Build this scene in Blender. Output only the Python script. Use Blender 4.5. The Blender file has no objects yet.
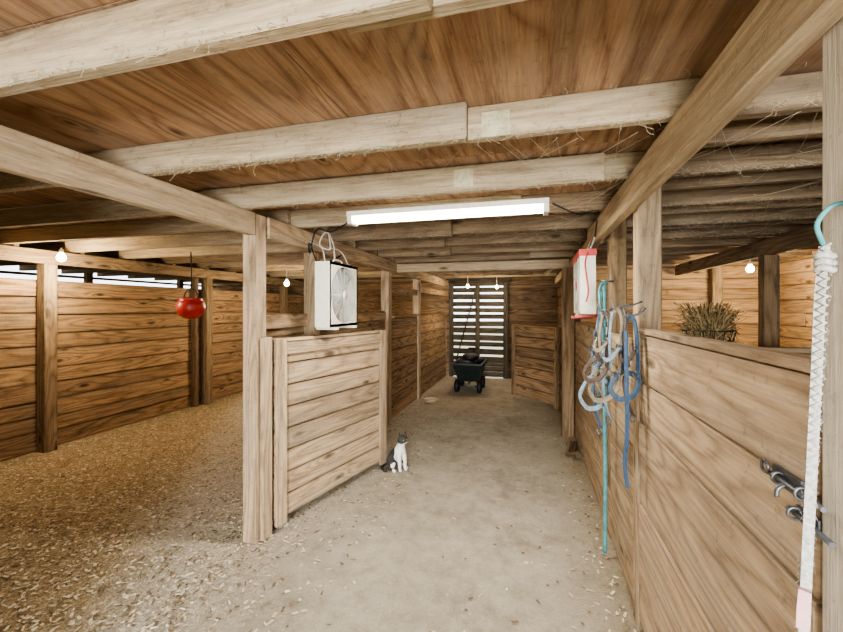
import bpy, bmesh, math, random
from mathutils import Vector, Matrix, Euler
random.seed(7)
R = random.random
def U(a,b): return a+(b-a)*R()
def lin(c):
    o=[]
    for v in c[:3]:
        v=v/255.0
        o.append(v/12.92 if v<=0.04045 else ((v+0.055)/1.055)**2.4)
    return (o[0],o[1],o[2],1.0)

# ------------------------------------------------------------ materials
def new_mat(name):
    m=bpy.data.materials.new(name); m.use_nodes=True
    nt=m.node_tree; b=nt.nodes["Principled BSDF"]
    return m,nt,b
def node(nt,t,**kw):
    n=nt.nodes.new(t)
    for k,v in kw.items(): setattr(n,k,v)
    return n
def math_n(nt,op,a,b=None,clamp=False):
    n=nt.nodes.new('ShaderNodeMath'); n.operation=op; n.use_clamp=clamp
    for i,x in enumerate((a,b)):
        if x is None: continue
        if isinstance(x,(int,float)): n.inputs[i].default_value=x
        else: nt.links.new(x,n.inputs[i])
    return n.outputs[0]
def madd(nt,a,b,c):
    o=math_n(nt,'MULTIPLY_ADD',a,b); o.node.inputs[2].default_value=c; return o
def mapping(nt,src,scale):
    n=nt.nodes.new('ShaderNodeMapping'); n.inputs['Scale'].default_value=scale
    nt.links.new(src,n.inputs['Vector']); return n.outputs[0]
def noise(nt,vec,scale,detail=2,rough=0.5,dist=0.0):
    n=nt.nodes.new('ShaderNodeTexNoise'); n.inputs['Scale'].default_value=scale
    n.inputs['Detail'].default_value=detail; n.inputs['Roughness'].default_value=rough
    n.inputs['Distortion'].default_value=dist
    nt.links.new(vec,n.inputs['Vector']); return n.outputs['Fac']
def ramp(nt,fac,stops):
    n=nt.nodes.new('ShaderNodeValToRGB'); e=n.color_ramp.elements
    while len(e)<len(stops): e.new(0.5)
    for i,(p,c) in enumerate(stops):
        e[i].position=p; e[i].color=c
    nt.links.new(fac,n.inputs['Fac']); return n.outputs['Color']
def mixc(nt,fac,a,b,mode='MIX'):
    n=nt.nodes.new('ShaderNodeMix'); n.data_type='RGBA'; n.blend_type=mode
    if isinstance(fac,(int,float)): n.inputs[0].default_value=fac
    else: nt.links.new(fac,n.inputs[0])
    for i,x in ((6,a),(7,b)):
        if isinstance(x,tuple): n.inputs[i].default_value=x
        else: nt.links.new(x,n.inputs[i])
    return n.outputs[2]

def wood(name,dark,light,ring=22,ringw=0.3,var=(0.78,1.15),dirt=0.35,dirtcol=(70,56,42),rough=0.9,us=0.5,vs=5.0,bump=0.4,knots=0.45,kd=13.0,edge=.7,ks=(1.3,4.0,1),sat=.90):
    m,nt,b=new_mat(name)
    uv=node(nt,'ShaderNodeUVMap'); uv.uv_map='UVMap'; uv=uv.outputs[0]
    u2=node(nt,'ShaderNodeUVMap'); u2.uv_map='Edge'
    geo=node(nt,'ShaderNodeNewGeometry')
    # knots first: they bend the growth rings
    v=node(nt,'ShaderNodeTexVoronoi',voronoi_dimensions='2D'); v.inputs['Scale'].default_value=1.0
    nt.links.new(mapping(nt,uv,ks),v.inputs['Vector'])
    sc=node(nt,'ShaderNodeSeparateColor'); nt.links.new(v.outputs['Color'],sc.inputs[0])
    on=math_n(nt,'LESS_THAN',sc.outputs[0],knots)
    near=math_n(nt,'MULTIPLY',math_n(nt,'SUBTRACT',1.0,math_n(nt,'MULTIPLY',v.outputs['Distance'],2.6),True),on)
    n1=noise(nt,mapping(nt,uv,(us,vs,1)),1.0,1.5,0.4,0.2)
    ph=math_n(nt,'ADD',math_n(nt,'MULTIPLY',n1,ring*4.0),math_n(nt,'MULTIPLY',math_n(nt,'POWER',near,2.0),14.0))
    rg=madd(nt,math_n(nt,'SINE',ph),0.5,0.5)
    rg=math_n(nt,'POWER',rg,0.45)
    fine=noise(nt,mapping(nt,uv,(5,120,1)),1.0,3,0.7)
    mid=noise(nt,mapping(nt,uv,(1.8,34,1)),1.0,5,0.7)
    f=math_n(nt,'ADD',math_n(nt,'MULTIPLY',rg,ringw),math_n(nt,'ADD',math_n(nt,'MULTIPLY',fine,0.6),math_n(nt,'MULTIPLY',mid,0.75)))
    f=math_n(nt,'SUBTRACT',f,0.20+ringw*0.45,True)
    col=ramp(nt,f,[(0.24,lin(dark)),(0.76,lin(light))])
    k=math_n(nt,'SUBTRACT',1.35,math_n(nt,'MULTIPLY',v.outputs['Distance'],kd),True)
    k=math_n(nt,'MULTIPLY',k,on)
    col=mixc(nt,math_n(nt,'MULTIPLY',k,.85),col,lin([c*0.45 for c in dark]))
    # weathering to grey, in streaks along the grain
    gw=noise(nt,mapping(nt,uv,(0.5,4,1)),1.7,6,0.75)
    gw=math_n(nt,'MULTIPLY',math_n(nt,'SUBTRACT',gw,0.46,True),6.0*dirt,True)
    lum=sum(light)/3
    col=mixc(nt,math_n(nt,'MULTIPLY',gw,.75),col,lin((lum*.84,lum*.78,lum*.68)))
    st=noise(nt,mapping(nt,uv,(1.1,9,1)),1.0,8,0.78)
    st=math_n(nt,'MULTIPLY',math_n(nt,'SUBTRACT',st,0.51,True),14.0*dirt,True)
    col=mixc(nt,math_n(nt,'MULTIPLY',st,.66),col,lin(dirtcol))
    sp=noise(nt,geo.outputs['Position'],26,6,0.8)
    sp=math_n(nt,'MULTIPLY',math_n(nt,'SUBTRACT',sp,0.56,True),10.0*dirt,True)
    col=mixc(nt,math_n(nt,'MULTIPLY',sp,.6),col,lin([c*.8 for c in dirtcol]))
    # grime collected along the board edges
    s2=node(nt,'ShaderNodeSeparateXYZ'); nt.links.new(u2.outputs[0],s2.inputs[0])
    ev=math_n(nt,'ABSOLUTE',math_n(nt,'SUBTRACT',s2.outputs[1],.5))
    ev=math_n(nt,'MULTIPLY',math_n(nt,'SUBTRACT',math_n(nt,'ADD',ev,math_n(nt,'MULTIPLY',math_n(nt,'SUBTRACT',mid,.5),.22)),.40,True),8.0,True)
    col=mixc(nt,math_n(nt,'MULTIPLY',ev,edge*.75),col,lin([c*.62 for c in dirtcol]))
    hs=node(nt,'ShaderNodeHueSaturation'); hs.inputs['Saturation'].default_value=sat
    val=madd(nt,geo.outputs['Random Per Island'],var[1]-var[0],var[0])
    nt.links.new(val,hs.inputs['Value']); nt.links.new(col,hs.inputs['Color'])
    nt.links.new(hs.outputs[0],b.inputs['Base Color'])
    b.inputs['Roughness'].default_value=rough
    b.inputs['Specular IOR Level'].default_value=0.12
    bp=node(nt,'ShaderNodeBump'); bp.inputs['Strength'].default_value=bump; bp.inputs['Distance'].default_value=0.008
    nt.links.new(math_n(nt,'ADD',fine,math_n(nt,'SUBTRACT',mid,sp)),bp.inputs['Height']); nt.links.new(bp.outputs[0],b.inputs['Normal'])
    return m
def plain(name,c,rough=0.6,metal=0.0,vary=0.0,emit=None,es=0):
    m,nt,b=new_mat(name)
    b.inputs['Roughness'].default_value=rough; b.inputs['Metallic'].default_value=metal
    geo=node(nt,'ShaderNodeNewGeometry')
    n=noise(nt,geo.outputs['Position'],40 if vary<1 else 160,3,0.6)
    cc=lin(c); d=tuple(x*(1-0.35*(0.4+vary)) for x in cc[:3])+(1,)
    nt.links.new(ramp(nt,n,[(0.3,d),(0.65,cc)]),b.inputs['Base Color'])
    if emit:
        b.inputs['Emission Color'].default_value=lin(emit); b.inputs['Emission Strength'].default_value=es
    return m

M_joist=wood('joist_wood',(138,116,84),(198,178,142),ringw=0.12,dirt=0.55,dirtcol=(120,98,68),var=(0.82,1.04),edge=.35)
M_joistd=wood('joist_dark_wood',(94,76,54),(154,130,98),ringw=0.2,dirt=0.5,dirtcol=(72,58,42),edge=.4)
M_ply=wood('plywood',(132,96,66),(190,154,118),ring=22,ringw=0.30,us=0.45,vs=2.2,dirt=0.45,dirtcol=(104,78,56),var=(0.8,1.05),bump=0.15,knots=.6,kd=22,edge=.0,ks=(1.5,3.2,1))
M_beam=wood('beam_wood',(142,118,86),(200,176,138),ringw=0.15,dirt=0.45,dirtcol=(118,96,68),var=(0.9,1.04),edge=.3)
M_gate=wood('gate_wood',(134,108,80),(194,166,128),dirt=0.55,dirtcol=(106,86,62))
M_door=wood('door_wood',(152,124,92),(208,178,140),dirt=0.5,dirtcol=(122,98,72),ring=20,ringw=0.3,var=(0.84,1.04))
M_left=wood('stall_wood',(110,82,52),(186,148,102),dirt=0.5,dirtcol=(80,62,42),var=(.72,1.14))
M_dark=wood('old_wood',(76,60,44),(130,104,74),dirt=0.6,dirtcol=(50,40,30))
M_greyw=wood('weathered_slat_wood',(62,56,46),(104,94,78),dirt=0.6,dirtcol=(40,36,30))
M_side=wood('log_siding',(138,104,64),(204,164,110),dirt=0.4,dirtcol=(96,72,46))
M_post=wood('post_wood',(102,80,56),(156,130,94),dirt=0.55,dirtcol=(68,54,38),edge=.3)
M_postl=wood('pale_post_wood',(160,148,128),(208,196,174),dirt=0.5,dirtcol=(134,116,92),ringw=0.12,edge=.2)
M_white=plain('white_plastic',(214,208,192),0.45)
M_blade=plain('fan_blade_grey',(140,150,150),0.4)
M_wire=plain('fan_grille_wire',(196,194,184),0.4)
M_red=plain('red_plastic',(186,52,44),0.4)
M_metal=plain('galvanised_metal',(112,112,114),0.45,0.7,0.5)
M_black=plain('black_rubber',(24,24,24),0.6)
M_green=plain('cart_green',(26,38,34),0.5)
M_rope=plain('white_rope_fibre',(190,184,172),0.95,0,1.1)
M_teal=plain('teal_rope_fibre',(86,148,148),0.85,0,.8)
M_blue=plain('blue_webbing',(66,90,116),0.8,0,.8)
M_lblue=plain('pale_blue_webbing',(128,148,158),0.8,0,.8)
M_tan=plain('tan_webbing',(140,126,104),0.8,0,.8)
M_leath=plain('brown_leather',(80,64,52),0.7,0,.6)
M_pink=plain('pink_tape',(206,160,156),0.7)
M_web=plain('cobweb_dust',(186,174,146),0.95)
M_tube=plain('fluorescent_tube_glow',(255,255,250),0.4,emit=(255,250,232),es=14)
M_bulb=plain('bulb_glow',(255,236,190),0.4,emit=(255,226,170),es=25)
M_brush=plain('dry_hay',(166,142,96),0.9,0,0.8)
M_brush2=plain('dry_hay_dark',(112,90,58),0.9,0,0.8)
M_tin=plain('corrugated_tin',(176,176,174),0.45,0.5)

# ------------------------------------------------------------ mesh builder
class MB:
    def __init__(s): s.v=[];s.f=[];s.uv=[];s.m=[];s.sm=[];s.e={}
    def face(s,idx,uv=None,mat=0,smooth=False,edge=None):
        if edge: s.e[len(s.f)]=edge
        s.f.append(idx); s.uv.append(uv or [(0,0)]*len(idx)); s.m.append(mat); s.sm.append(smooth)
    def box(s,c,size,rot=None,mat=0,long=None,off=None):
        c=Vector(c); h=[x/2 for x in size]
        base=len(s.v); loc=[]
        for i in range(8):
            p=[h[0]*(1 if i&1 else -1),h[1]*(1 if i&2 else -1),h[2]*(1 if i&4 else -1)]
            loc.append(p); q=Vector(p)
            if rot is not None: q=rot@q
            s.v.append(c+q)
        L=max(range(3),key=lambda k:size[k]) if long is None else long
        ou,ov=U(0,40),U(0,40)
        for n,idx in ((0,(0,4,6,2)),(0,(1,3,7,5)),(1,(0,1,5,4)),(1,(2,6,7,3)),(2,(0,2,3,1)),(2,(4,5,7,6))):
            ax=[a for a in range(3) if a!=n]
            if ax[1]==L: ax=[ax[1],ax[0]]
            uv=[(loc[i][ax[0]]+ou,loc[i][ax[1]]+ov+n*0.37) for i in idx]
            ed=[(loc[i][ax[0]]/size[ax[0]]+.5,loc[i][ax[1]]/size[ax[1]]+.5) for i in idx]
            s.face([base+i for i in idx],uv,mat,False,ed)
    def beam(s,p0,p1,w,h,mat=0,jit=0.0):
        p0=Vector(p0);p1=Vector(p1);d=p1-p0;L=d.length
        x=d.normalized(); up=Vector((0,0,1))
        if abs(x.z)>0.95: up=Vector((0,1,0))
        y=up.cross(x).normalized(); z=x.cross(y)
        rot=Matrix((x,y,z)).transposed()
        s.box((p0+p1)/2,(L,w,h),rot,mat,long=0)
    def tube(s,pts,r,seg=6,mat=0,closed=False,rr=None):
        pts=[Vector(p) for p in pts]; n=len(pts); base=len(s.v)
        t0=(pts[1]-pts[0]).normalized()
        a=Vector((0,0,1)) if abs(t0.z)<0.9 else Vector((1,0,0))
        nrm=t0.cross(a).normalized()
        for i in range(n):
            if closed: t=(pts[(i+1)%n]-pts[i-1]).normalized()
            else: t=(pts[min(i+1,n-1)]-pts[max(i-1,0)]).normalized()
            nrm=(nrm-t*nrm.dot(t)).normalized(); bn=t.cross(nrm)
            rad=rr[i] if rr else r
            for k in range(seg):
                an=2*math.pi*k/seg
                s.v.append(pts[i]+(nrm*math.cos(an)+bn*math.sin(an))*rad)
        for i in range(n if closed else n-1):
            j=(i+1)%n
            for k in range(seg):
                k2=(k+1)%seg
                s.face([base+i*seg+k,base+i*seg+k2,base+j*seg+k2,base+j*seg+k],None,mat,True)
        if not closed:
            s.face([base+k for k in range(seg)][::-1],None,mat); s.face([base+(n-1)*seg+k for k in range(seg)],None,mat)
    def revolve(s,prof,c,rot=None,seg=28,mat=0,sx=1,sy=1):
        base=len(s.v); c=Vector(c)
        for (r,z) in prof:
            for k in range(seg):
                a=2*math.pi*k/seg; p=Vector((r*math.cos(a)*sx,r*math.sin(a)*sy,z))
                if rot is not None: p=rot@p
                s.v.append(c+p)
        for i in range(len(prof)-1):
            for k in range(seg):
                k2=(k+1)%seg
                s.face([base+i*seg+k,base+i*seg+k2,base+(i+1)*seg+k2,base+(i+1)*seg+k],None,mat,True)
    def ribbon(s,pts,w,t,nrm,mat=0,closed=False,sub=5):
        pts=smooth(pts,sub,closed); n=len(pts); nrm=Vector(nrm).normalized(); base=len(s.v)
        for i in range(n):
            if closed: tg=pts[(i+1)%n]-pts[i-1]
            else: tg=pts[min(i+1,n-1)]-pts[max(i-1,0)]
            side=tg.cross(nrm)
            side=side.normalized() if side.length>1e-6 else Vector((0,0,1))
            for a,b in ((1,1),(-1,1),(-1,-1),(1,-1)):
                s.v.append(pts[i]+side*(a*w/2)+nrm*(b*t/2))
        for i in range(n if closed else n-1):
            j=(i+1)%n
            for k in range(4):
                k2=(k+1)%4
                s.face([base+i*4+k,base+i*4+k2,base+j*4+k2,base+j*4+k],None,mat)
        if not closed:
            s.face([base,base+1,base+2,base+3],None,mat); s.face([base+(n-1)*4+k for k in (3,2,1,0)],None,mat)
    def build(s,name,mats,bevel=0,seg=1,parent=None):
        me=bpy.data.meshes.new(name); me.from_pydata([tuple(v) for v in s.v],[],s.f)
        for m in mats: me.materials.append(m)
        me.uv_layers.new(name='UVMap'); me.uv_layers.new(name='Edge')
        uvl=me.uv_layers['UVMap'].data; ul2=me.uv_layers['Edge'].data; k=0
        for pi,p in enumerate(me.polygons):
            p.material_index=s.m[pi]; p.use_smooth=s.sm[pi]
            ed=s.e.get(pi)
            for j in range(len(s.f[pi])):
                uvl[k].uv=s.uv[pi][j]; ul2[k].uv=ed[j] if ed else (.5,.5); k+=1
        me.update()
        o=bpy.data.objects.new(name,me); bpy.context.scene.collection.objects.link(o)
        if bevel:
            b=o.modifiers.new('bevel','BEVEL'); b.width=bevel; b.segments=seg; b.limit_method='ANGLE'
        if parent: o.parent=parent
        return o
def smooth(pts,sub=5,closed=False):
    pts=[Vector(p) for p in pts]; n=len(pts); out=[]
    rng=range(n) if closed else range(n-1)
    for i in rng:
        if closed: p0,p1,p2,p3=pts[i-1],pts[i],pts[(i+1)%n],pts[(i+2)%n]
        else: p0,p1,p2,p3=pts[max(i-1,0)],pts[i],pts[i+1],pts[min(i+2,n-1)]
        for k in range(sub):
            t=k/sub
            out.append(0.5*((2*p1)+(-p0+p2)*t+(2*p0-5*p1+4*p2-p3)*t*t+(-p0+3*p1-3*p2+p3)*t**3))
    if not closed: out.append(pts[-1])
    return out
def one_box(name,c,size,mat,bevel=0.004,rot=None):
    b=MB(); b.box(c,size,rot); return b.build(name,[mat],bevel)
def planks(mb,p0,p1,z0,z1,bh,th,mat=0,gap=0.005,jit=0.004,split=0,back=None,vary=.18):
    d=Vector((p1[0]-p0[0],p1[1]-p0[1],0)); L=d.length; x=d.normalized(); y=Vector((-x.y,x.x,0))
    rot=Matrix((x,y,Vector((0,0,1)))).transposed()
    n=max(1,round((z1-z0)/bh)); ws=[1+U(-vary,vary) for _ in range(n)]; t=sum(ws); ws=[w*(z1-z0)/t for w in ws]; z=z0
    for i in range(n):
        h=ws[i]; cuts=[0,L]
        if split and L>split:
            k=int(L//split); cuts=[0]+[split*(j+1)+U(-.3,.3) for j in range(k) if split*(j+1)<L-0.5]+[L]
        for a,b in zip(cuts,cuts[1:]):
            m=(a+b)/2
            c=Vector((p0[0],p0[1],0))+x*m+y*U(-jit,jit)+Vector((0,0,z+h/2))
            tilt=Matrix.Rotation(U(-.002,.002),3,'Y')
            mb.box(c,(b-a-.002,th,h-gap),rot@tilt,mat,long=0)
        z+=h
    if back is not None:   # backing sheet behind the boards so the joints read dark
        c=Vector((p0[0],p0[1],0))+x*L/2+y*back+Vector((0,0,(z0+z1)/2-.01))
        mb.box(c,(L,.008,z1-z0-.02),rot,mat,long=0)

# ------------------------------------------------------------ floor / ground
def floor_mat():
    m,nt,b=new_mat('floor_dusty_concrete_and_shavings')
    geo=node(nt,'ShaderNodeNewGeometry'); pos=geo.outputs['Position']
    sep=node(nt,'ShaderNodeSeparateXYZ'); nt.links.new(pos,sep.inputs[0])
    X,Y=sep.outputs[0],sep.outputs[1]
    big=noise(nt,pos,1.6,8,0.72); med=noise(nt,pos,9,6,0.78); fin=noise(nt,pos,80,4,0.75); fib=noise(nt,pos,45,4,0.85,1.0)
    cf=math_n(nt,'ADD',math_n(nt,'MULTIPLY',big,0.4),math_n(nt,'ADD',math_n(nt,'MULTIPLY',med,0.36),math_n(nt,'MULTIPLY',fin,0.24)))
    conc=ramp(nt,cf,[(0.36,lin((138,126,105))),(0.5,lin((180,169,148))),(0.62,lin((202,192,173)))])
    conc=mixc(nt,math_n(nt,'MULTIPLY',math_n(nt,'SUBTRACT',fin,0.57,True),7.0,True),conc,lin((124,108,84)))
    ed=madd(nt,math_n(nt,'ABSOLUTE',math_n(nt,'ADD',X,.62)),2.2,-1.75)
    ed=math_n(nt,'ADD',ed,math_n(nt,'MULTIPLY',math_n(nt,'SUBTRACT',med,.5),2.6))
    ed=math_n(nt,'MULTIPLY',ed,.75,True)
    conc=mixc(nt,ed,conc,ramp(nt,fib,[(.35,lin((118,98,68))),(.65,lin((184,162,126)))]))
    fm=math_n(nt,'ADD',math_n(nt,'MULTIPLY',fib,0.5),math_n(nt,'ADD',math_n(nt,'MULTIPLY',fin,0.3),math_n(nt,'MULTIPLY',med,0.2)))
    shv=ramp(nt,fm,[(0.38,lin((100,84,60))),(0.5,lin((168,146,110))),(0.60,lin((224,206,172)))])
    pal_lit=ramp(nt,fm,[(0.38,lin((128,116,96))),(0.5,lin((188,175,152))),(0.60,lin((226,216,196)))])
    e=math_n(nt,'ADD',math_n(nt,'ADD',X,math_n(nt,'MULTIPLY',Y,0.62)),1.20)  # paler sawdust near the aisle, with the daylight arc painted into its colour
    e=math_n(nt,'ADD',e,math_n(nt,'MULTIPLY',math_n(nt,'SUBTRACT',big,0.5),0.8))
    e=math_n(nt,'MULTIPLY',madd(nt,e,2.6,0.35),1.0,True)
    shv=mixc(nt,e,shv,pal_lit)
    k=math_n(nt,'ADD',X,math_n(nt,'MULTIPLY',math_n(nt,'SUBTRACT',math_n(nt,'ADD',big,math_n(nt,'MULTIPLY',fin,0.6)),0.8),1.6))
    k=math_n(nt,'MULTIPLY',math_n(nt,'ADD',k,1.62),3.0,True)
    col=mixc(nt,k,shv,conc)
    nt.links.new(col,b.inputs['Base Color']); b.inputs['Roughness'].default_value=0.95; b.inputs['Specular IOR Level'].default_value=0.1
    bp=node(nt,'ShaderNodeBump'); bp.inputs['Strength'].default_value=0.8; bp.inputs['Distance'].default_value=0.02
    nt.links.new(math_n(nt,'ADD',fib,math_n(nt,'MULTIPLY',med,0.8)),bp.inputs['Height']); nt.links.new(bp.outputs[0],b.inputs['Normal'])
    return m
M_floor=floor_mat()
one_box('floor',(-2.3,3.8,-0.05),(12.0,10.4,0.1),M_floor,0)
M_ground=plain('outside_gravel',(176,166,140),0.95,0,0.6)
one_box('ground',(0,0,-0.16),(80,80,0.1),M_ground,0)

sh=MB()
for i in range(18000):
    X=-4.9+R()*3.3; Y=0.3+(R()**1.5)*6.5
    q=R()
    if q<0.06: X=U(-1.7,-1.0)
    elif q<.075: X=U(-1.0,.45)
    elif q<.10: X=.47-abs(random.gauss(0,.12))
    a=U(0,6.28); l=U(.005,.018); w=U(.002,.008); z=U(.001,.006)
    dx,dy=math.cos(a),math.sin(a); b0=len(sh.v)
    for p,q in ((-1,-1),(1,-1),(1,1),(-1,1)):
        sh.v.append(Vector((X+dx*l*p-dy*w*q,Y+dy*l*p+dx*w*q,z+U(0,.007))))
    sh.face([b0,b0+1,b0+2,b0+3],None,0 if R()<.65 else 1)
M_s1=plain('shaving_light',(220,204,174),0.95); M_s2=plain('shaving_dark',(126,106,78),0.95)
sh.build('wood_shavings',[M_s1,M_s2])

# ------------------------------------------------------------ ceiling deck
ZJ=2.10; ZD=2.24
dk=MB()
xs=[-8.0+1.22*i for i in range(10)]
for i,x0 in enumerate(xs):
    yy=-0.5-(1.2 if i%2 else 0)
    while yy<8.7:
        y0=max(yy,-0.5); y1=min(yy+2.44,8.75)
        if y1>y0: dk.box((x0+.61,(y0+y1)/2,ZD+.009),(1.216,y1-y0-.004,.018),None,0,long=1)
        yy+=2.44
dk.build('ceiling',[M_ply])
jm=MB()
Ys=[-0.44,0.15,0.77,1.44,2.06]+[2.69+0.6*i for i in range(11)]
for i,Y in enumerate(Ys):
    h=ZD-ZJ
    if i==2: xe,xs_=-0.19,-0.40
    elif i==3: xe,xs_=-0.22,-0.50
    elif i==4: xe,xs_=0.34,-0.26
    else:
        xe=U(-.9,.2); xs_=xe-U(.3,.5)
    ml=0 if Y<3 else (0 if R()<.45 else 1)
    jb=U(-.01,.012)
    xl=-1.9 if Y>2.5 else -4.95
    jm.box(((xl+xe)/2,Y,ZJ+h/2+jb/2),(xe-xl,.045,h-abs(jb)),Matrix.Rotation(U(-.002,.002),3,'Z'),ml)
    if Y>2.5: jm.box(((-4.95-1.75)/2,Y-.047,ZJ+h/2+.006),(3.2,.042,h-.012),None,1 if R()<.4 else 0)
    jm.box(((xs_+.62)/2,Y+.047,ZJ+h/2+.01),(.62-xs_,.042,h-.02),Matrix.Rotation(U(-.002,.002),3,'Z'),0 if (i<5 or R()<.4) else 1)
    jm.box((1.85,Y+.092+U(0,.01),ZJ+h/2+U(-.004,.012)),(2.75,.046,h-.03),Matrix.Rotation(U(-.006,.006),3,'Z'),1)
    if Y>1: jm.box((1.85,Y+.36,ZJ+h/2+.015),(2.75,.046,h-.04),Matrix.Rotation(U(-.006,.006),3,'Z'),1)
    jm.box((-6.4,Y+.05,ZJ+h/2),(3.1,.045,h),None,1)
jm.build('ceiling_joists',[M_joist,M_joistd],0.004)

# ------------------------------------------------------------ beams
one_box('ceiling_beam',(-1.695,0.83,2.03),(.05,2.66,.14),M_beam)
b=MB(); b.beam((-1.69,2.29,2.03),(-1.72,4.9,2.03),.05,.14); b.beam((-1.74,4.92,2.03),(-1.74,8.55,2.03),.05,.14); b.build('ceiling_beam',[M_gate],.004)
b=MB(); b.beam((.455,.2,2.03),(.455,3.35,2.03),.05,.14); b.beam((.505,3.2,2.04),(.505,8.55,2.04),.045,.12); b.build('ceiling_beam',[M_beam],.004)
b=MB(); b.beam((-4.86,-.3,2.03),(-4.86,8.5,2.03),.05,.14); b.build('ceiling_beam',[M_post],.004)
b=MB(); b.beam((2.0,.4,2.03),(2.0,6.4,2.03),.05,.14); b.build('ceiling_beam',[M_joistd],.004)
one_box('beam_splice_block',(-1.80,1.05,2.05),(.10,.16,.09),M_beam)

# ------------------------------------------------------------ posts
def post(x0,x1,y0,y1,z1,mat=M_post,z0=0):
    return one_box('wooden_post',((x0+x1)/2,(y0+y1)/2,(z0+z1)/2),(x1-x0,y1-y0,z1-z0),mat,.006)
post(-1.775,-1.675,2.165,2.275,2.10,M_gate)
post(-1.80,-1.70,2.92,3.02,1.96)
post(-1.86,-1.75,4.84,4.95,2.10,M_gate)
post(-1.86,-1.75,6.30,6.41,2.10,M_gate)
post(.482,.60,.735,.845,2.10,M_postl)
post(.485,.585,2.06,2.16,2.10,M_gate)
post(.50,.60,2.82,2.92,2.10)
post(.36,.49,4.92,5.03,1.97)
post(.50,.60,6.1,6.2,1.97,M_dark)
for y in (0.95,3.03,5.18,7.2): post(-4.95,-4.83,y-.07,y+.05,1.96)
post(-4.96,-4.88,4.93,5.0,1.96,M_dark)
post(2.40,2.52,6.30,6.42,2.10); post(1.95,2.06,4.1,4.21,1.96)

# ------------------------------------------------------------ walls
w=MB()
for a,bb in ((-.4,.93),(.97,3.0),(3.04,5.15),(5.2,7.2),(7.24,8.6)):
    planks(w,(-4.99,a),(-4.99,bb),0.0,1.80,.175,.035,gap=.009,jit=.008,back=.03)
w.build('wall_left',[M_left],.004)
w=MB()
planks(w,(-8.1,8.72),(-1.72,8.72),0,2.24,.15,.04,split=2.4,gap=.004,back=.03)
planks(w,(-.50,8.72),(3.3,8.72),0,2.24,.15,.04,mat=1,gap=.004,back=.03)
w.build('wall_back',[M_left,M_dark])
w=MB()
z=.03
while z<2.0:
    h=U(.095,.125); w.box((-1.09,8.64,z+h/2),(1.22,.022,h),Matrix.Rotation(U(-.012,.012),3,'Y'),0); z+=h+(U(.026,.05) if z>.35 else .004)
for x in (-1.66,-1.09,-.50): w.box((x,8.60,1.03),(.10,.03,2.04))
w.beam((-1.62,8.58,.1),(-1.13,8.58,1.9),.02,.09)
w.box((-1.09,8.60,2.10),(1.36,.05,.12))
w.build('door_1',[M_greyw],.004)
w=MB()
planks(w,(3.24,-.4),(3.24,8.7),0,2.24,.16,.06,split=3,gap=.004,back=-.035)
w.build('wall_right',[M_side],.016,3)
w=MB(); planks(w,(.62,6.5),(3.2,6.5),0,2.22,.16,.06,gap=.004,back=.035); w.build('wall_stall_end',[M_side],.016,3)
w=MB(); planks(w,(.62,3.45),(3.2,3.45),0,1.18,.17,.035); w.box((1.9,3.45,1.2),(2.56,.08,.035)); w.build('stall_partition',[M_gate],.004)
w=MB(); planks(w,(-8.1,-.42),(-1.15,-.42),0,2.24,.2,.04,split=2.6); w.build('wall_front_unseen',[M_left],.004)  # unseen wall, its end placed to throw the shade edge across the floor
w=MB(); planks(w,(1.0,-.42),(3.3,-.42),0,2.24,.2,.04); w.build('wall_front_unseen',[M_side],.004)
w=MB(); planks(w,(-7.9,-.4),(-7.9,8.7),0,1.72,.2,.04,split=3); 
for y in (1.5,3.5,5.5,7.5): w.box((-7.85,y,1.12),(.1,.1,2.24))
for z in (1.80,1.92,2.06): w.box((-7.9,4.15,z),(.03,9,.045),Matrix.Rotation(U(-.006,.006),3,'X'))
w.build('wall_outer_left',[M_dark],.004)
w=MB()
for i in range(60):
    y0=-.4+i*.15
    w.box((-8.6,y0,2.42+.012*(i%2)),(1.3,.13,.006),Matrix.Rotation(.25,3,'Y'))
w.build('eave_tin_roof',[M_tin])

w=MB()
planks(w,(-1.815,2.30),(-1.815,4.84),.02,1.46,.17,.035)
planks(w,(-1.80,4.96),(-1.80,6.29),.02,1.36,.15,.035)
planks(w,(-1.80,6.42),(-1.80,8.68),.02,1.38,.15,.035)
w.box((-1.775,3.55,1.40),(.03,2.4,.10),None,0); w.box((-1.765,5.62,1.385),(.09,1.3,.03))
w.build('stall_partition',[M_left],.004)
w=MB()
planks(w,(.505,.86),(.505,2.05),.05,1.38,.19,.035,gap=.007,vary=.25)
w.box((.505,1.45,1.395),(.05,1.18,.025))
w.build('stall_door',[M_door],.004)
w=MB()
planks(w,(.52,2.17),(.52,4.91),.02,1.34,.17,.035)
w.box((.49,2.5,1.30),(.025,.6,.09)); w.box((.49,3.3,1.30),(.025,.75,.09))
w.build('stall_partition',[M_gate],.004)
w=MB(); planks(w,(.56,5.05),(.56,8.68),.02,1.9,.17,.035); w.build('stall_partition',[M_dark],.004)

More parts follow.
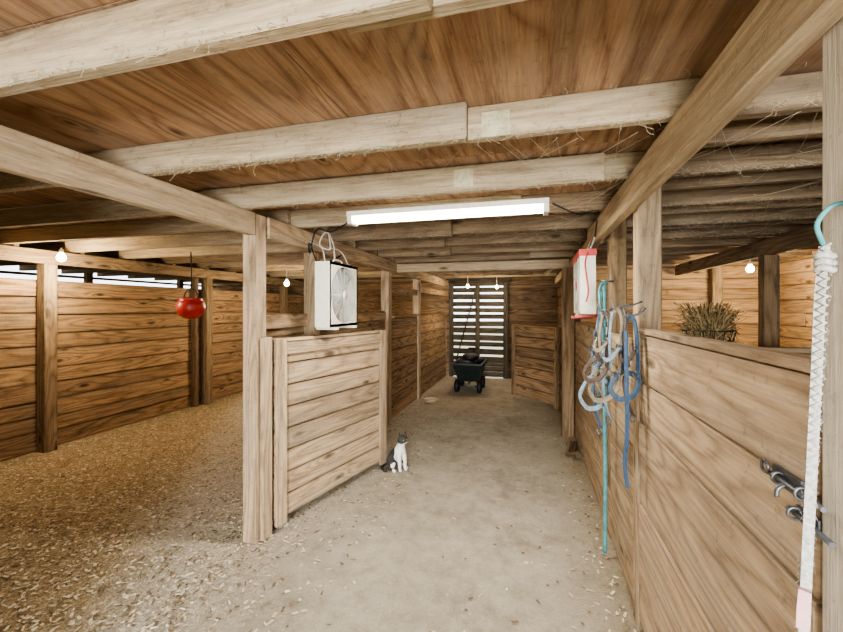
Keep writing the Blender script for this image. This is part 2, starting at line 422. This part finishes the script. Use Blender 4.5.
# ------------------------------------------------------------ gates
def gate(p0,p1,zb,zt,bh=.16,stile=.09):
    e=MB(); d=Vector((p1[0]-p0[0],p1[1]-p0[1],0)); L=d.length; x=d.normalized(); yv=Vector((-x.y,x.x,0))
    rot=Matrix((x,yv,Vector((0,0,1)))).transposed(); o=Vector((p0[0],p0[1],0))
    def bx(u,vv,zz,su,sv,sz):
        long=0 if su>sz else 2
        e.box(o+x*u+yv*vv+Vector((0,0,zz)),(su,sv,sz),rot,0,long=long)
    n=round((zt-zb)/bh); h=(zt-zb)/n
    for i in range(n): bx(L/2,0,zb+h*(i+.5),L-.02,.025,h-.009)
    for vs in (-1,1):
        bx(stile/2,vs*.028,(zb+zt)/2+.0,stile,.028,zt-zb+.05)
        bx(L-stile/2,vs*.028,(zb+zt)/2,stile,.028,zt-zb+.05)
        bx(L/2,vs*.028,zt-.045,L-2*stile-.004,.028,.085)
    bx(L/2,0,zt+.012,L,.06,.022)
    return e
gate((-1.655,2.31),(-1.345,3.56),.07,1.27).build('stall_gate',[M_gate],.004)
gate((.40,6.02),(-.27,6.84),.08,1.2,stile=.07).build('stall_gate',[M_left],.004)
one_box('post_plank',(-1.652,2.24,.66),(.03,.09,1.3),M_gate,.004)

w=MB(); w.beam((-1.02,6.0,1.97),(-1.20,6.0,2.10),.03,.05); w.beam((.20,6.0,1.97),(.34,6.0,2.10),.03,.05)
w.box((-.65,5.09,2.03),(2.2,.04,.11)); w.build('ceiling_beam',[M_beam],.004)
w=MB(); 
w.box((-1.80,5.6,1.75),(.03,1.5,.09)); w.box((-1.72,7.4,1.8),(.03,2.2,.1)); w.build('trim_1',[M_left],.003)

# ------------------------------------------------------------ fluorescent fixture
fx=MB()
fx.box((-.50,2.33,2.085),(1.20,.12,.03),None,0)
fx.box((-1.085,2.33,2.05),(.03,.10,.05),None,0); fx.box((.085,2.33,2.05),(.03,.10,.05),None,0)
for yy in (2.30,2.36): fx.tube([(-1.07,yy,2.05),(.07,yy,2.05)],.014,10,1)
fx.build('fluorescent_light_fixture',[M_white,M_tube],.003)
al=bpy.data.lights.new('fluorescent_light','AREA'); al.shape='RECTANGLE'; al.size=1.15; al.size_y=.1; al.energy=26; al.color=(1,.97,.9)
ao=bpy.data.objects.new('fluorescent_light',al); bpy.context.scene.collection.objects.link(ao); ao.location=(-.5,2.33,2.02)

def bulb(x,y,z,en,r=.04,top=2.1):
    b=MB()
    prof=[(0.001,-r),(r*.5,-r*.87),(r*.87,-r*.5),(r,0),(r*.87,r*.5),(r*.5,r*1.05),(r*.36,r*1.3)]
    b.revolve(prof,(x,y,z),None,20,0)
    b.revolve([(r*.4,r*1.3),(r*.5,r*1.35),(r*.5,r*2.0),(.001,r*2.05)],(x,y,z),None,16,1)
    b.tube([(x,y,z+r*2),(x,y,max(top,z+r*2+.01))],.006,6,1)
    b.build('light_bulb',[M_bulb,M_white])
    l=bpy.data.lights.new('bulb_light','POINT'); l.energy=en; l.color=(1,.84,.60); l.shadow_soft_size=.1
    o=bpy.data.objects.new('bulb_light',l); bpy.context.scene.collection.objects.link(o); o.location=(x,y,z-.16)
bulb(-4.5,2.9,2.0,38)
bulb(-3.65,5.45,1.88,42)
bulb(-1.12,7.4,1.90,14,.03)
bulb(-.62,7.8,1.90,12,.03)
bulb(2.45,5.45,1.95,38)

# ------------------------------------------------------------ box fans
def box_fan(cx,cy,cz,face,S=.5,D=.12,red=False,tilt=0):
    e=MB(); Rm=Matrix.Rotation(face,3,'Z')@Matrix.Rotation(tilt,3,'X'); C=Vector((cx,cy,cz))
    def P(a,b,c): return C+Rm@Vector((a,b,c))
    h=S/2
    fr=0
    for sgn in (-1,1):
        e.box(P(0,sgn*(h-.01),0),(D,.02,S),Rm,fr); e.box(P(0,0,sgn*(h-.01)),(D,S-.04,.02),Rm,fr)
    for fs in (1,-1):
        xo=fs*(D/2)
        base=len(e.v); N=48; ri=h*.90
        for k in range(N):
            a=2*math.pi*k/N; c,s_=math.cos(a),math.sin(a); q=h/max(abs(c),abs(s_))
            e.v.append(P(xo,c*q,s_*q)); e.v.append(P(xo,c*ri,s_*ri)); e.v.append(P(xo-fs*.012,c*ri,s_*ri))
        for k in range(N):
            j=(k+1)%N; e.face([base+3*k,base+3*j,base+3*j+1,base+3*k+1],None,fr); e.face([base+3*k+1,base+3*j+1,base+3*j+2,base+3*k+2],None,fr)
        for i in range(10):
            r=.035+i*(ri-.035)/10
            e.tube([P(xo,r*math.cos(2*math.pi*k/32),r*math.sin(2*math.pi*k/32)) for k in range(32)],.0022,4,1,True)
        for k in range(16):
            a=2*math.pi*k/16; e.tube([P(xo,.035*math.cos(a),.035*math.sin(a)),P(xo,ri*math.cos(a),ri*math.sin(a))],.0022,4,1)
        e.revolve([(.001,.0),(.036,.0),(.036,.006),(.001,.008)],P(xo,0,0),Rm@Matrix.Rotation(math.pi/2*fs,3,'Y'),20,3 if red else 0)
    e.revolve([(.001,-.03),(.045,-.03),(.05,.0),(.045,.03),(.001,.03)],P(0,0,0),Rm@Matrix.Rotation(math.pi/2,3,'Y'),20,2)
    for k in range(5):
        a0=2*math.pi*k/5; base=len(e.v); nu,nv=5,6
        for i in range(nu):
            r=.045+(ri-.06)*i/(nu-1)
            for j in range(nv):
                t=j/(nv-1)-.5; a=a0+t*(.75+.25*i/(nu-1))
                e.v.append(P(-t*.06,r*math.cos(a),r*math.sin(a)))
        for i in range(nu-1):
            for j in range(nv-1):
                e.face([base+i*nv+j,base+i*nv+j+1,base+(i+1)*nv+j+1,base+(i+1)*nv+j],None,2,True)
    e.tube(smooth([P(0,-.07,h),P(0,-.06,h+.03),P(0,.06,h+.03),P(0,.07,h)],4),.007,6,3 if red else 0)
    e.box(P(0,-h+.08,-h-.012),(D+.05,.03,.02),Rm,3 if red else 0); e.box(P(0,h-.08,-h-.012),(D+.05,.03,.02),Rm,3 if red else 0)
    e.revolve([(.018,0),(.016,.018),(.001,.019)],P(0,h*.8,h),Rm,14,3 if red else 2)
    return e,P,h
e,P,h=box_fan(-1.455,2.85,1.60,0,.48,.12)
e.tube(smooth([P(0,-.2,h),(-1.5,2.68,1.95),(-1.62,2.7,2.0)],5),.005,6,4)
e.tube(smooth([P(0,.2,h),(-1.5,3.0,1.96),(-1.62,2.98,2.0)],5),.005,6,4)
e.tube(smooth([P(0,-.05,h+.03),(-1.44,2.75,1.98),(-1.47,2.7,2.07),(-1.5,2.65,1.97),(-1.42,2.66,1.93),(-1.46,2.72,2.05)],5),.006,6,4)
e.build('box_fan',[M_white,M_wire,M_blade,M_red,M_rope],.0)
e,P,h=box_fan(.375,3.10,1.66,math.pi,.42,.10,True,.05)
e.tube(smooth([P(0,-.16,h),(.41,3.2,1.93),(.43,3.2,2.0)],5),.005,6,4)
e.tube(smooth([P(0,.16,h),(.41,2.97,1.93),(.43,2.97,2.0)],5),.005,6,4)
Rf=Matrix.Rotation(math.pi,3,'Z')@Matrix.Rotation(.05,3,'X')
e.box(P(0,0,.205),(.112,.432,.045),Rf,3)
e.tube(smooth([P(.0,.23,.20),P(.02,.245,.13),P(.01,.235,.04),P(.0,.235,-.06),P(.015,.24,-.13)],6),.006,6,3)
e.build('box_fan',[M_white,M_wire,M_blade,M_red,M_rope],.0)

e=MB()
e.tube(smooth([(-1.10,2.39,2.085),(-1.3,2.47,2.02),(-1.45,2.52,2.05),(-1.55,2.6,1.9),(-1.62,2.72,2.0),(-1.64,2.9,1.86),(-1.64,3.3,1.98)],6),.006,6)
e.tube(smooth([(.12,2.33,2.08),(.25,2.4,2.03),(.38,2.6,2.06),(.42,2.9,1.98)],6),.005,6)
e.build('power_cord',[M_black])

# ------------------------------------------------------------ red hanging feed bucket
e=MB(); c=(-3.62,3.60,1.50); r=.145
prof=[(.001,-r*.86)]+[(r*math.sin(a),-r*.86*math.cos(a)) for a in [i*math.pi/16 for i in range(1,10)]]+[(r*.98,r*.2),(r*.9,r*.5),(r*.74,r*.66),(r*.80,r*.72),(r*.78,r*.76),(r*.6,r*.70),(r*.3,r*.62),(.001,r*.6)]
e.revolve(prof,c,None,30,0)
e.tube(smooth([(c[0]-r*.7,c[1],c[2]+r*.6),(c[0]-r*.5,c[1],c[2]+r*1.2),(c[0],c[1],c[2]+r*1.5),(c[0]+r*.5,c[1],c[2]+r*1.2),(c[0]+r*.7,c[1],c[2]+r*.6)],5),.006,6,1)
e.tube([(c[0],c[1],c[2]+r*1.5),(c[0]+.01,c[1],1.9),(c[0],c[1],2.12)],.006,6,1)
e.build('hanging_feed_bucket',[M_red,M_black])

# ------------------------------------------------------------ halters and ropes on right wall
O=Vector((.385,2.16,0)); T=Vector((.40,-.92,0)).normalized(); N=Vector((-.92,-.40,0)).normalized()
def Q(u,z,k=0): return O+T*u+N*k+Vector((0,0,z))
def halter(u0,zt,s,k,mats,name,lean=0):
    e=MB()
    q=lambda a,b,kk=0: Q(u0+a*s+lean*b,zt+b*s,k+kk)
    W=.021
    e.ribbon([q(0,0),q(-.04,-.06),q(-.065,-.2),q(-.07,-.34)],W,.005,N)
    e.ribbon([q(0,0),q(.045,-.05),q(.06,-.2),q(.06,-.34)],W,.005,N)
    e.ribbon([q(-.07,-.34,.01),q(-.11,-.40,.03),q(-.12,-.455,.04),q(-.03,-.49,.05),q(.05,-.46,.03),q(.075,-.40,.01),q(.06,-.34,0),q(0,-.35,-.02)],W*1.1,.006,N,0,True)
    e.ribbon([q(-.06,-.36),q(-.03,-.42,.02),q(.01,-.52,.02),q(.02,-.58,.0)],W*.9,.005,N,1)
    e.ribbon([q(-.068,-.2,.01),q(-.03,-.26,.03),q(.03,-.26,.03),q(.06,-.2,.01)],W*.9,.005,N,1)
    e.ribbon([q(-.02,-.02,.01),q(.01,-.16,.03),q(.02,-.3,.02)],W*.8,.004,N,1)
    for a,b in ((-.07,-.34),(.06,-.34),(-.068,-.2),(.06,-.2),(.02,-.59)):
        cc=q(a,b,.012)
        e.tube([cc+T*.02*s*math.cos(t)+Vector((0,0,.02*s*math.sin(t))) for t in [i*math.pi/6 for i in range(12)]],.0035,6,2,True)
    e.box(q(-.055,-.12,.01),(.01,.03,.035),None,2)
    return e.build(name,mats)
halter(-.06,1.49,1.05,.0,[M_lblue,M_blue,M_metal],'horse_halter',.06)
halter(.10,1.50,.92,.035,[M_tan,M_lblue,M_metal],'horse_halter',.12)
halter(.17,1.47,.78,.02,[M_blue,M_leath,M_metal],'horse_halter',-.03)
halter(.04,1.48,.70,.05,[M_leath,M_tan,M_metal],'horse_halter',.1)
e=MB()
for (u,z,k) in ((-.06,1.49,0),(.10,1.50,.03),(.17,1.47,.02)):
    p=Q(u,z,k); e.tube(smooth([(.50,p.y,z+.03),(p.x+.03,p.y,z+.0),(p.x-.015,p.y,z-.005),(p.x-.025,p.y,z+.03)],4),.005,6)
e.build('wall_hooks',[M_metal])
e=MB(); e.ribbon([Q(.20,1.4,.06),Q(.22,1.15,.07),Q(.21,.95,.06),Q(.18,.80,.05),Q(.20,.70,.05)],.024,.005,N,0)
e.build('lead_strap',[M_blue])
e=MB()
pts=[(.44,2.66,1.66),(.438,2.65,1.4),(.435,2.63,1.0),(.437,2.62,.6),(.434,2.60,.3),(.43,2.59,.04)]
e.tube(smooth(pts,6),.0115,8,0)
e.tube(smooth([(.44,2.66,1.66),(.40,2.6,1.60),(.41,2.55,1.4),(.43,2.6,1.2),(.40,2.62,1.35),(.42,2.66,1.6)],6),.008,8,0)
e.tube(smooth([(.47,3.1,1.3),(.465,3.08,1.0),(.46,3.05,.7)],6),.006,6,0)
e.tube([(.49,2.66,1.66),(.42,2.66,1.67)],.007,6,1)
e.build('lead_rope',[M_teal,M_metal])

# foreground woven cotton strap hung on the pale post
e=MB()
NS=Vector((-.45,-.89,0))
e.ribbon([(.462,.80,1.60),(.456,.80,1.52),(.449,.795,1.40),(.440,.79,1.25),(.431,.785,1.10),(.423,.78,.95),(.418,.78,.80)],.0135,.006,NS,0,sub=14)
for i in range(110):
    t=i/110; z=1.6-t*.78; x=.462-.046*t; s_=1 if i%2 else -1
    cc=Vector((x,.797-.012*t,z))+Vector((-.45,-.89,0))*.0035
    sd=Vector((.89,-.45,0))*.0062
    e.tube([cc-sd*s_+Vector((0,0,.004)),cc+sd*s_-Vector((0,0,.004))],.0022,5,0)
for i in range(260):
    t=R(); z=1.6-t*.75; x=.462-.046*t; sd=random.choice((-1,1))*.006
    p=Vector((x+.89*sd,.797-.012*t-.45*sd,z))
    e.tube([p,p+Vector((.89*sd*U(.1,.8),-.3*sd,U(-.01,.004)))],.0005,3,0)
for z in (1.585,1.574,1.563):
    e.tube([Vector((.462+.010*math.cos(t),.799+.008*math.sin(t),z+.002*math.sin(t*2))) for t in [i*math.pi/6 for i in range(12)]],.0055,6,0,True)
e.tube(smooth([(.462,.80,1.60),(.452,.80,1.635),(.462,.79,1.66),(.475,.78,1.665),(.478,.74,1.655)],6),.0038,8,1)
e.ribbon([(.4235,.777,1.05),(.421,.777,1.02),(.419,.775,.99)],.015,.011,NS,2)
e.tube([(.49,.76,1.655),(.47,.74,1.66),(.462,.74,1.665),(.458,.742,1.68)],.004,6,3)
e.build('cotton_lead_strap',[M_rope,M_teal,M_pink,M_metal])

# slide bolt latch
e=MB()
xw=.482; yo=-.085
e.box((xw,1.02+yo,1.165),(.006,.09,.034))
e.tube([(xw-.012,1.06+yo,1.165),(xw-.012,.90+yo,1.165)],.005,8)
e.tube([(xw-.010,1.0+yo,1.122),(xw-.012,.88+yo,1.118)],.005,8); e.box((xw,.96+yo,1.12),(.005,.06,.026))
for y,z in ((1.03,1.165),(.96,1.165),(.98,1.12)):
    e.tube([Vector((xw-.010+.011*math.cos(t),y+yo,z+.011*math.sin(t))) for t in [i*math.pi/6 for i in range(12)]],.0028,6,0,True)
e.tube(smooth([(xw-.012,1.0+yo,1.165),(xw-.026,1.0+yo,1.155),(xw-.028,1.0+yo,1.14)],4),.004,6)
e.tube([Vector((xw-.016,1.065+yo+.012*math.cos(t),1.175+.012*math.sin(t))) for t in [i*math.pi/8 for i in range(16)]],.003,6,0,True)
e.build('slide_bolt_latch',[M_metal])

# ------------------------------------------------------------ garden dump cart
e=MB(); cx,cy=-1.06,7.35
def ringv(x0,x1,y0,y1,z):
    b=len(e.v)
    for p in ((x0,y0),(x1,y0),(x1,y1),(x0,y1)): e.v.append(Vector((cx+p[0],cy+p[1],z)))
    return b
def wallf(b0,b1):
    for k in range(4):
        k2=(k+1)%4; e.face([b0+k,b0+k2,b1+k2,b1+k],None,0)
b0=ringv(-.18,.18,-.30,.28,.20); b1=ringv(-.25,.25,-.42,.36,.50); b2=ringv(-.27,.27,-.44,.38,.50); b3=ringv(-.27,.27,-.44,.38,.53)
b4=ringv(-.24,.24,-.41,.35,.53); b5=ringv(-.17,.17,-.28,.26,.23)
wallf(b0,b1);wallf(b1,b2);wallf(b2,b3);wallf(b3,b4);wallf(b4,b5); e.face([b0+3,b0+2,b0+1,b0],None,0); e.face([b5,b5+1,b5+2,b5+3],None,0)
for x in (-.1,0,.1): e.box((cx+x,cy-.365,.35),(.03,.02,.24),Matrix.Rotation(.38,3,'X'),0)
Rw=Matrix.Rotation(math.pi/2,3,'Y')
for s_ in (-1,1):
    for yy,rr_ in ((-.28,.115),(.24,.115)):
        e.revolve([(rr_*.5,-.03),(rr_*.9,-.035),(rr_,-.02),(rr_,.02),(rr_*.9,.035),(rr_*.5,.03),(rr_*.5,-.03)],(cx+s_*.20,cy+yy,.115),Rw,24,1)
        e.revolve([(.001,-.02),(rr_*.5,-.015),(rr_*.5,.015),(.001,.02)],(cx+s_*.20,cy+yy,.115),Rw,16,2)
for yy in (-.28,.24): e.tube([(cx-.2,cy+yy,.115),(cx+.2,cy+yy,.115)],.012,8,2)
e.tube([(cx,cy-.3,.15),(cx,cy+.26,.17)],.018,8,2)
e.tube(smooth([(cx,cy+.36,.16),(cx,cy+.48,.30),(cx,cy+.44,.62),(cx,cy+.42,.72)],5),.014,8,1)
e.tube([(cx-.1,cy+.42,.72),(cx+.1,cy+.42,.72)],.016,8,1)
for (dx,dy,zz,sx) in ((-.06,-.1,.50,1.0),(.07,.1,.53,.95),(0,0,.60,.85)):
    e.revolve([(.001,-.06),(.12,-.055),(.17,-.03),(.18,0),(.165,.035),(.11,.06),(.001,.065)],(cx+dx,cy+dy,zz),None,20,1,sx,1.25)
e.build('garden_cart',[M_green,M_black,M_metal])
e=MB(); e.revolve([(.001,.012),(.075,.012),(.105,.06),(.11,.066),(.102,.066),(.075,.025),(.001,.022)],(-1.52,6.15,.0),None,28); e.build('pet_bowl',[plain('bowl_cream',(206,190,156),.5)])
e=MB(); e.beam((.40,4.25,.03),(.46,4.62,.035),.07,.05); e.beam((.36,4.3,.02),(.44,4.1,.10),.03,.04); e.build('broken_board',[M_dark],.004)

# ------------------------------------------------------------ wire basket of dry hay on the partition
e=MB()
bc=Vector((1.22,3.27,1.20))
for i in range(420):
    a=U(0,6.28); sp=U(.02,.17); hgt=U(.10,.34)
    p1=bc+Vector((math.cos(a)*sp*.5,math.sin(a)*sp*.3,hgt*.5)); p2=bc+Vector((math.cos(a)*sp*1.15,math.sin(a)*sp*.5,hgt)) 
    e.tube(smooth([bc+Vector((U(-.03,.03),U(-.02,.02),-.15)),p1,p2],3),.0024,3,0 if R()<.55 else 2)
    for _ in range(2):
        q=p2+Vector((U(-.05,.05),U(-.03,.03),U(-.10,.02))); e.tube([p1.lerp(p2,U(.3,.9)),q],.0024,3,0 if R()<.55 else 2)
for zz,rr_ in ((-.18,.09),(-.08,.115),(.0,.135),(.07,.15),(.14,.165)):
    e.tube([bc+Vector((rr_*math.cos(t),rr_*.6*math.sin(t),zz)) for t in [i*math.pi/12 for i in range(24)]],.004,5,1,True)
for k in range(16):
    t=2*math.pi*k/16; e.tube([bc+Vector((.09*math.cos(t),.054*math.sin(t),-.18)),bc+Vector((.165*math.cos(t),.099*math.sin(t),.14))],.003,5,1)
e.build('hay_basket',[M_brush,M_black,M_brush2])

# ------------------------------------------------------------ cobwebs / dusty fuzz along joists
e=MB()
for i in range(4600):
    Yb=random.choice([.77,1.44,1.44,2.06,2.06,2.69,3.29,3.89]); X=U(-3.2,2.4)
    lo=R()<.75
    if lo: p=Vector((X,Yb+U(-.026,-.02),ZJ+U(-.002,.012)))
    else: p=Vector((X,Yb-.026,ZJ+U(.0,.13)))
    d=Vector((U(-1,1),-.3,U(-.8,.2))); pts=[p]; L=U(.003,.012) if R()<.95 else U(.015,.03)
    for k in range(3):
        d+=Vector((U(-.9,.9),U(-.3,.1),U(-.6,.5))); pts.append(pts[-1]+d.normalized()*L)
    e.tube(smooth(pts,2),.0007,3)
for i in range(150):
    k=random.choice([(1.44,2.06),(2.06,2.69),(2.69,3.29),(3.29,3.89)]); x=U(-.2,2.2) if R()<.6 else U(-2.5,2.2)
    a=Vector((x,k[0]+.07,ZJ+U(0,.1))); b_=Vector((x+U(-.45,.45),k[1]-.025,ZJ+U(.0,.1))); m_=(a+b_)/2-Vector((0,0,U(.01,.06)))
    e.tube(smooth([a,m_,b_],5),.0007,3)
e.build('cobwebs',[M_web])
e=MB()
M_plate=plain('mending_plate',(190,180,146),.6,.2,.6)
for X,Y in ((-.12,1.464),(.56,1.464),(-.33,2.035)):
    e.box((X,Y-.001,2.165),(.10,.004,.09)); 
    for a in range(6):
        for b2 in range(5): e.box((X-.04+a*.016,Y-.004,2.13+b2*.017),(.006,.004,.008))
e.build('joist_mending_plates',[M_plate])

# ------------------------------------------------------------ cat
def cat_mat():
    m,nt,b=new_mat('cat_fur_bicolour')
    tc=node(nt,'ShaderNodeTexCoord'); ob=tc.outputs['Object']
    sep=node(nt,'ShaderNodeSeparateXYZ'); nt.links.new(ob,sep.inputs[0])
    x,y,z=sep.outputs
    n=noise(nt,ob,14,2); n2=noise(nt,ob,160,3,.7)
    nn=math_n(nt,'MULTIPLY',math_n(nt,'SUBTRACT',n,.5),.09)
    # grey-black saddle over back and flanks, tail, and a cap over the ears split by a white blaze
    back=math_n(nt,'GREATER_THAN',math_n(nt,'ADD',math_n(nt,'ADD',math_n(nt,'MULTIPLY',y,-1.0),math_n(nt,'MULTIPLY',math_n(nt,'ABSOLUTE',x),.35)),nn),.008)
    zz=math_n(nt,'SUBTRACT',math_n(nt,'ADD',z,math_n(nt,'MULTIPLY',math_n(nt,'ABSOLUTE',x),1.0)),.304)
    low=math_n(nt,'GREATER_THAN',z,.272)
    cap=math_n(nt,'MULTIPLY',math_n(nt,'GREATER_THAN',math_n(nt,'ADD',zz,math_n(nt,'MULTIPLY',nn,.25)),.0),low)
    mask=math_n(nt,'MAXIMUM',back,cap)
    dark=ramp(nt,n2,[(.3,lin((26,25,26))),(.7,lin((70,66,62)))]); wh=ramp(nt,n2,[(.3,lin((206,200,190))),(.7,lin((244,240,232)))])
    nt.links.new(mixc(nt,mask,wh,dark),b.inputs['Base Color']); b.inputs['Roughness'].default_value=.9
    bp=node(nt,'ShaderNodeBump'); bp.inputs['Strength'].default_value=.4; bp.inputs['Distance'].default_value=.004
    nt.links.new(n2,bp.inputs['Height']); nt.links.new(bp.outputs[0],b.inputs['Normal'])
    return m
M_cat=cat_mat()
V=[];E=[];RR=[]
def add(p,r,par=None):
    V.append(p);RR.append(r)
    if par is not None: E.append((par,len(V)-1))
    return len(V)-1
pel=add((0,-.075,.085),.066)
bel=add((0,-.035,.135),.066,pel); che=add((0,.02,.190),.056,bel); sho=add((0,.038,.222),.046,che)
nk=add((0,.050,.258),.036,sho); hd0=add((0,.062,.290),.036,nk)
for s_ in (-1,1):
    a=add((s_*.030,.050,.165),.028,che); a=add((s_*.030,.066,.095),.018,a); a=add((s_*.030,.072,.030),.0145,a); a=add((s_*.031,.092,.014),.017,a)
    a=add((s_*.058,-.045,.082),.046,pel); a=add((s_*.072,.012,.062),.034,a); a=add((s_*.072,-.005,.022),.018,a); a=add((s_*.070,.055,.015),.017,a)
t=add((0,-.14,.035),.022,pel); t=add((.05,-.165,.016),.015,t); t=add((.11,-.12,.014),.014,t); t=add((.135,-.05,.014),.013,t); t=add((.12,.0,.014),.010,t)
me=bpy.data.meshes.new('cat'); me.from_pydata(V,E,[]); me.update()
cat=bpy.data.objects.new('cat',me); bpy.context.scene.collection.objects.link(cat)
bpy.context.view_layer.objects.active=cat
sk=cat.modifiers.new('skin','SKIN'); sk.use_smooth_shade=True
for i,sv in enumerate(me.skin_vertices[0].data):
    sv.radius=(RR[i],RR[i]); sv.use_root=(i==0)
ss=cat.modifiers.new('sub','SUBSURF'); ss.levels=2; ss.render_levels=2
me.materials.append(M_cat)
hb=bmesh.new(); bmesh.ops.create_uvsphere(hb,u_segments=28,v_segments=20,radius=1)
hc=Vector((0,.075,.305))
for v in hb.verts:
    p=v.co.copy()
    q=Vector((p.x*.049,p.y*.045,p.z*.043))
    f=max(0,p.y)
    m_=math.exp(-((p.x)**2/.12+(p.z+.28)**2/.09))*f; q.y+=.017*m_
    ck=math.exp(-((abs(p.x)-.75)**2/.1+(p.z+.3)**2/.12)); q.x+=math.copysign(.006*ck,p.x)
    es_=math.exp(-((abs(p.x)-.42)**2/.03+(p.z-.1)**2/.03))*f; q.y-=.005*es_
    v.co=q+hc
for s_ in (-1,1):
    bx=s_*.029
    ring=[Vector((bx-.018,.070,.334)),Vector((bx,.083,.337)),Vector((bx+.018,.070,.332)),Vector((bx,.055,.332))]
    tip=Vector((bx+s_*.009,.070,.382))
    vs=[hb.verts.new(r) for r in ring]; tv=hb.verts.new(tip)
    for k in range(4): hb.faces.new((vs[k],vs[(k+1)%4],tv))
for f in hb.faces: f.smooth=True
hm=bpy.data.meshes.new('head'); hb.to_mesh(hm); hb.free(); hm.materials.append(M_cat)
ho=bpy.data.objects.new('head',hm); bpy.context.scene.collection.objects.link(ho); ho.parent=cat
fe=MB()
def ball(c,r,mat,sy=1):
    fe.revolve([(max(.0001,r*math.sin(a)),-r*math.cos(a)) for a in [i*math.pi/8 for i in range(9)]],c,None,12,mat)
for s_ in (-1,1):
    ball((s_*.019,.115,.311),.0078,0); ball((s_*.019,.1205,.311),.0040,1)
ball((0,.1365,.297),.0042,2)
fe.tube(smooth([(-.012,.130,.284),(-.005,.1355,.282),(0,.1365,.287),(.005,.1355,.282),(.012,.130,.284)],4),.001,4,1)
for s_ in (-1,1):
    for k in range(3): fe.tube([(s_*.012,.132,.291-k*.003),(s_*.055,.127,.297-k*.009)],.0005,3,3)
fe.build('face',[plain('cat_eye',(150,160,60),.2),M_black,M_pink,M_white],parent=cat)
cat.location=(-1.18,3.52,0.0); cat.scale=(.98,.98,.98)
fwd=Vector((.80,-.60)); cat.rotation_euler=(0,0,math.atan2(fwd.y,fwd.x)-math.pi/2)

# ------------------------------------------------------------ lighting / world
wd=bpy.data.worlds.new('sky_world'); bpy.context.scene.world=wd; wd.use_nodes=True
nt=wd.node_tree; bg=nt.nodes['Background']
sky=nt.nodes.new('ShaderNodeTexSky'); sky.sky_type='HOSEK_WILKIE'; sky.turbidity=6; sky.sun_direction=(0.2,-.6,.75)
mx=nt.nodes.new('ShaderNodeMix'); mx.data_type='RGBA'; mx.inputs[0].default_value=.7
nt.links.new(sky.outputs[0],mx.inputs[6]); mx.inputs[7].default_value=(.94,.98,1,1)
nt.links.new(mx.outputs[2],bg.inputs['Color']); bg.inputs['Strength'].default_value=3.0
def area(name,loc,target,sx,sy,en,col):
    l=bpy.data.lights.new(name,'AREA'); l.shape='RECTANGLE'; l.size=sx; l.size_y=sy; l.energy=en; l.color=col
    o=bpy.data.objects.new(name,l); bpy.context.scene.collection.objects.link(o); o.location=loc
    o.rotation_euler=(Vector(target)-Vector(loc)).to_track_quat('-Z','Y').to_euler(); return o
area('added_daylight_lamp',(.35,-3.2,1.3),(-.5,3,1.3),1.0,1.3,310,(.94,.97,1))  # added area lamp standing in for daylight from behind the camera

# ------------------------------------------------------------ camera
cam=bpy.data.cameras.new('camera'); cam.sensor_width=36; cam.lens=400/843*36; cam.shift_y=-8/843; cam.clip_start=.02
co=bpy.data.objects.new('camera',cam); bpy.context.scene.collection.objects.link(co)
co.location=(0,0,1.5); co.rotation_euler=(math.pi/2,0,math.radians(15.2))
bpy.context.scene.camera=co
vs=bpy.context.scene.view_settings; vs.view_transform='AgX'; vs.look='AgX - Medium High Contrast'; vs.exposure=0.72
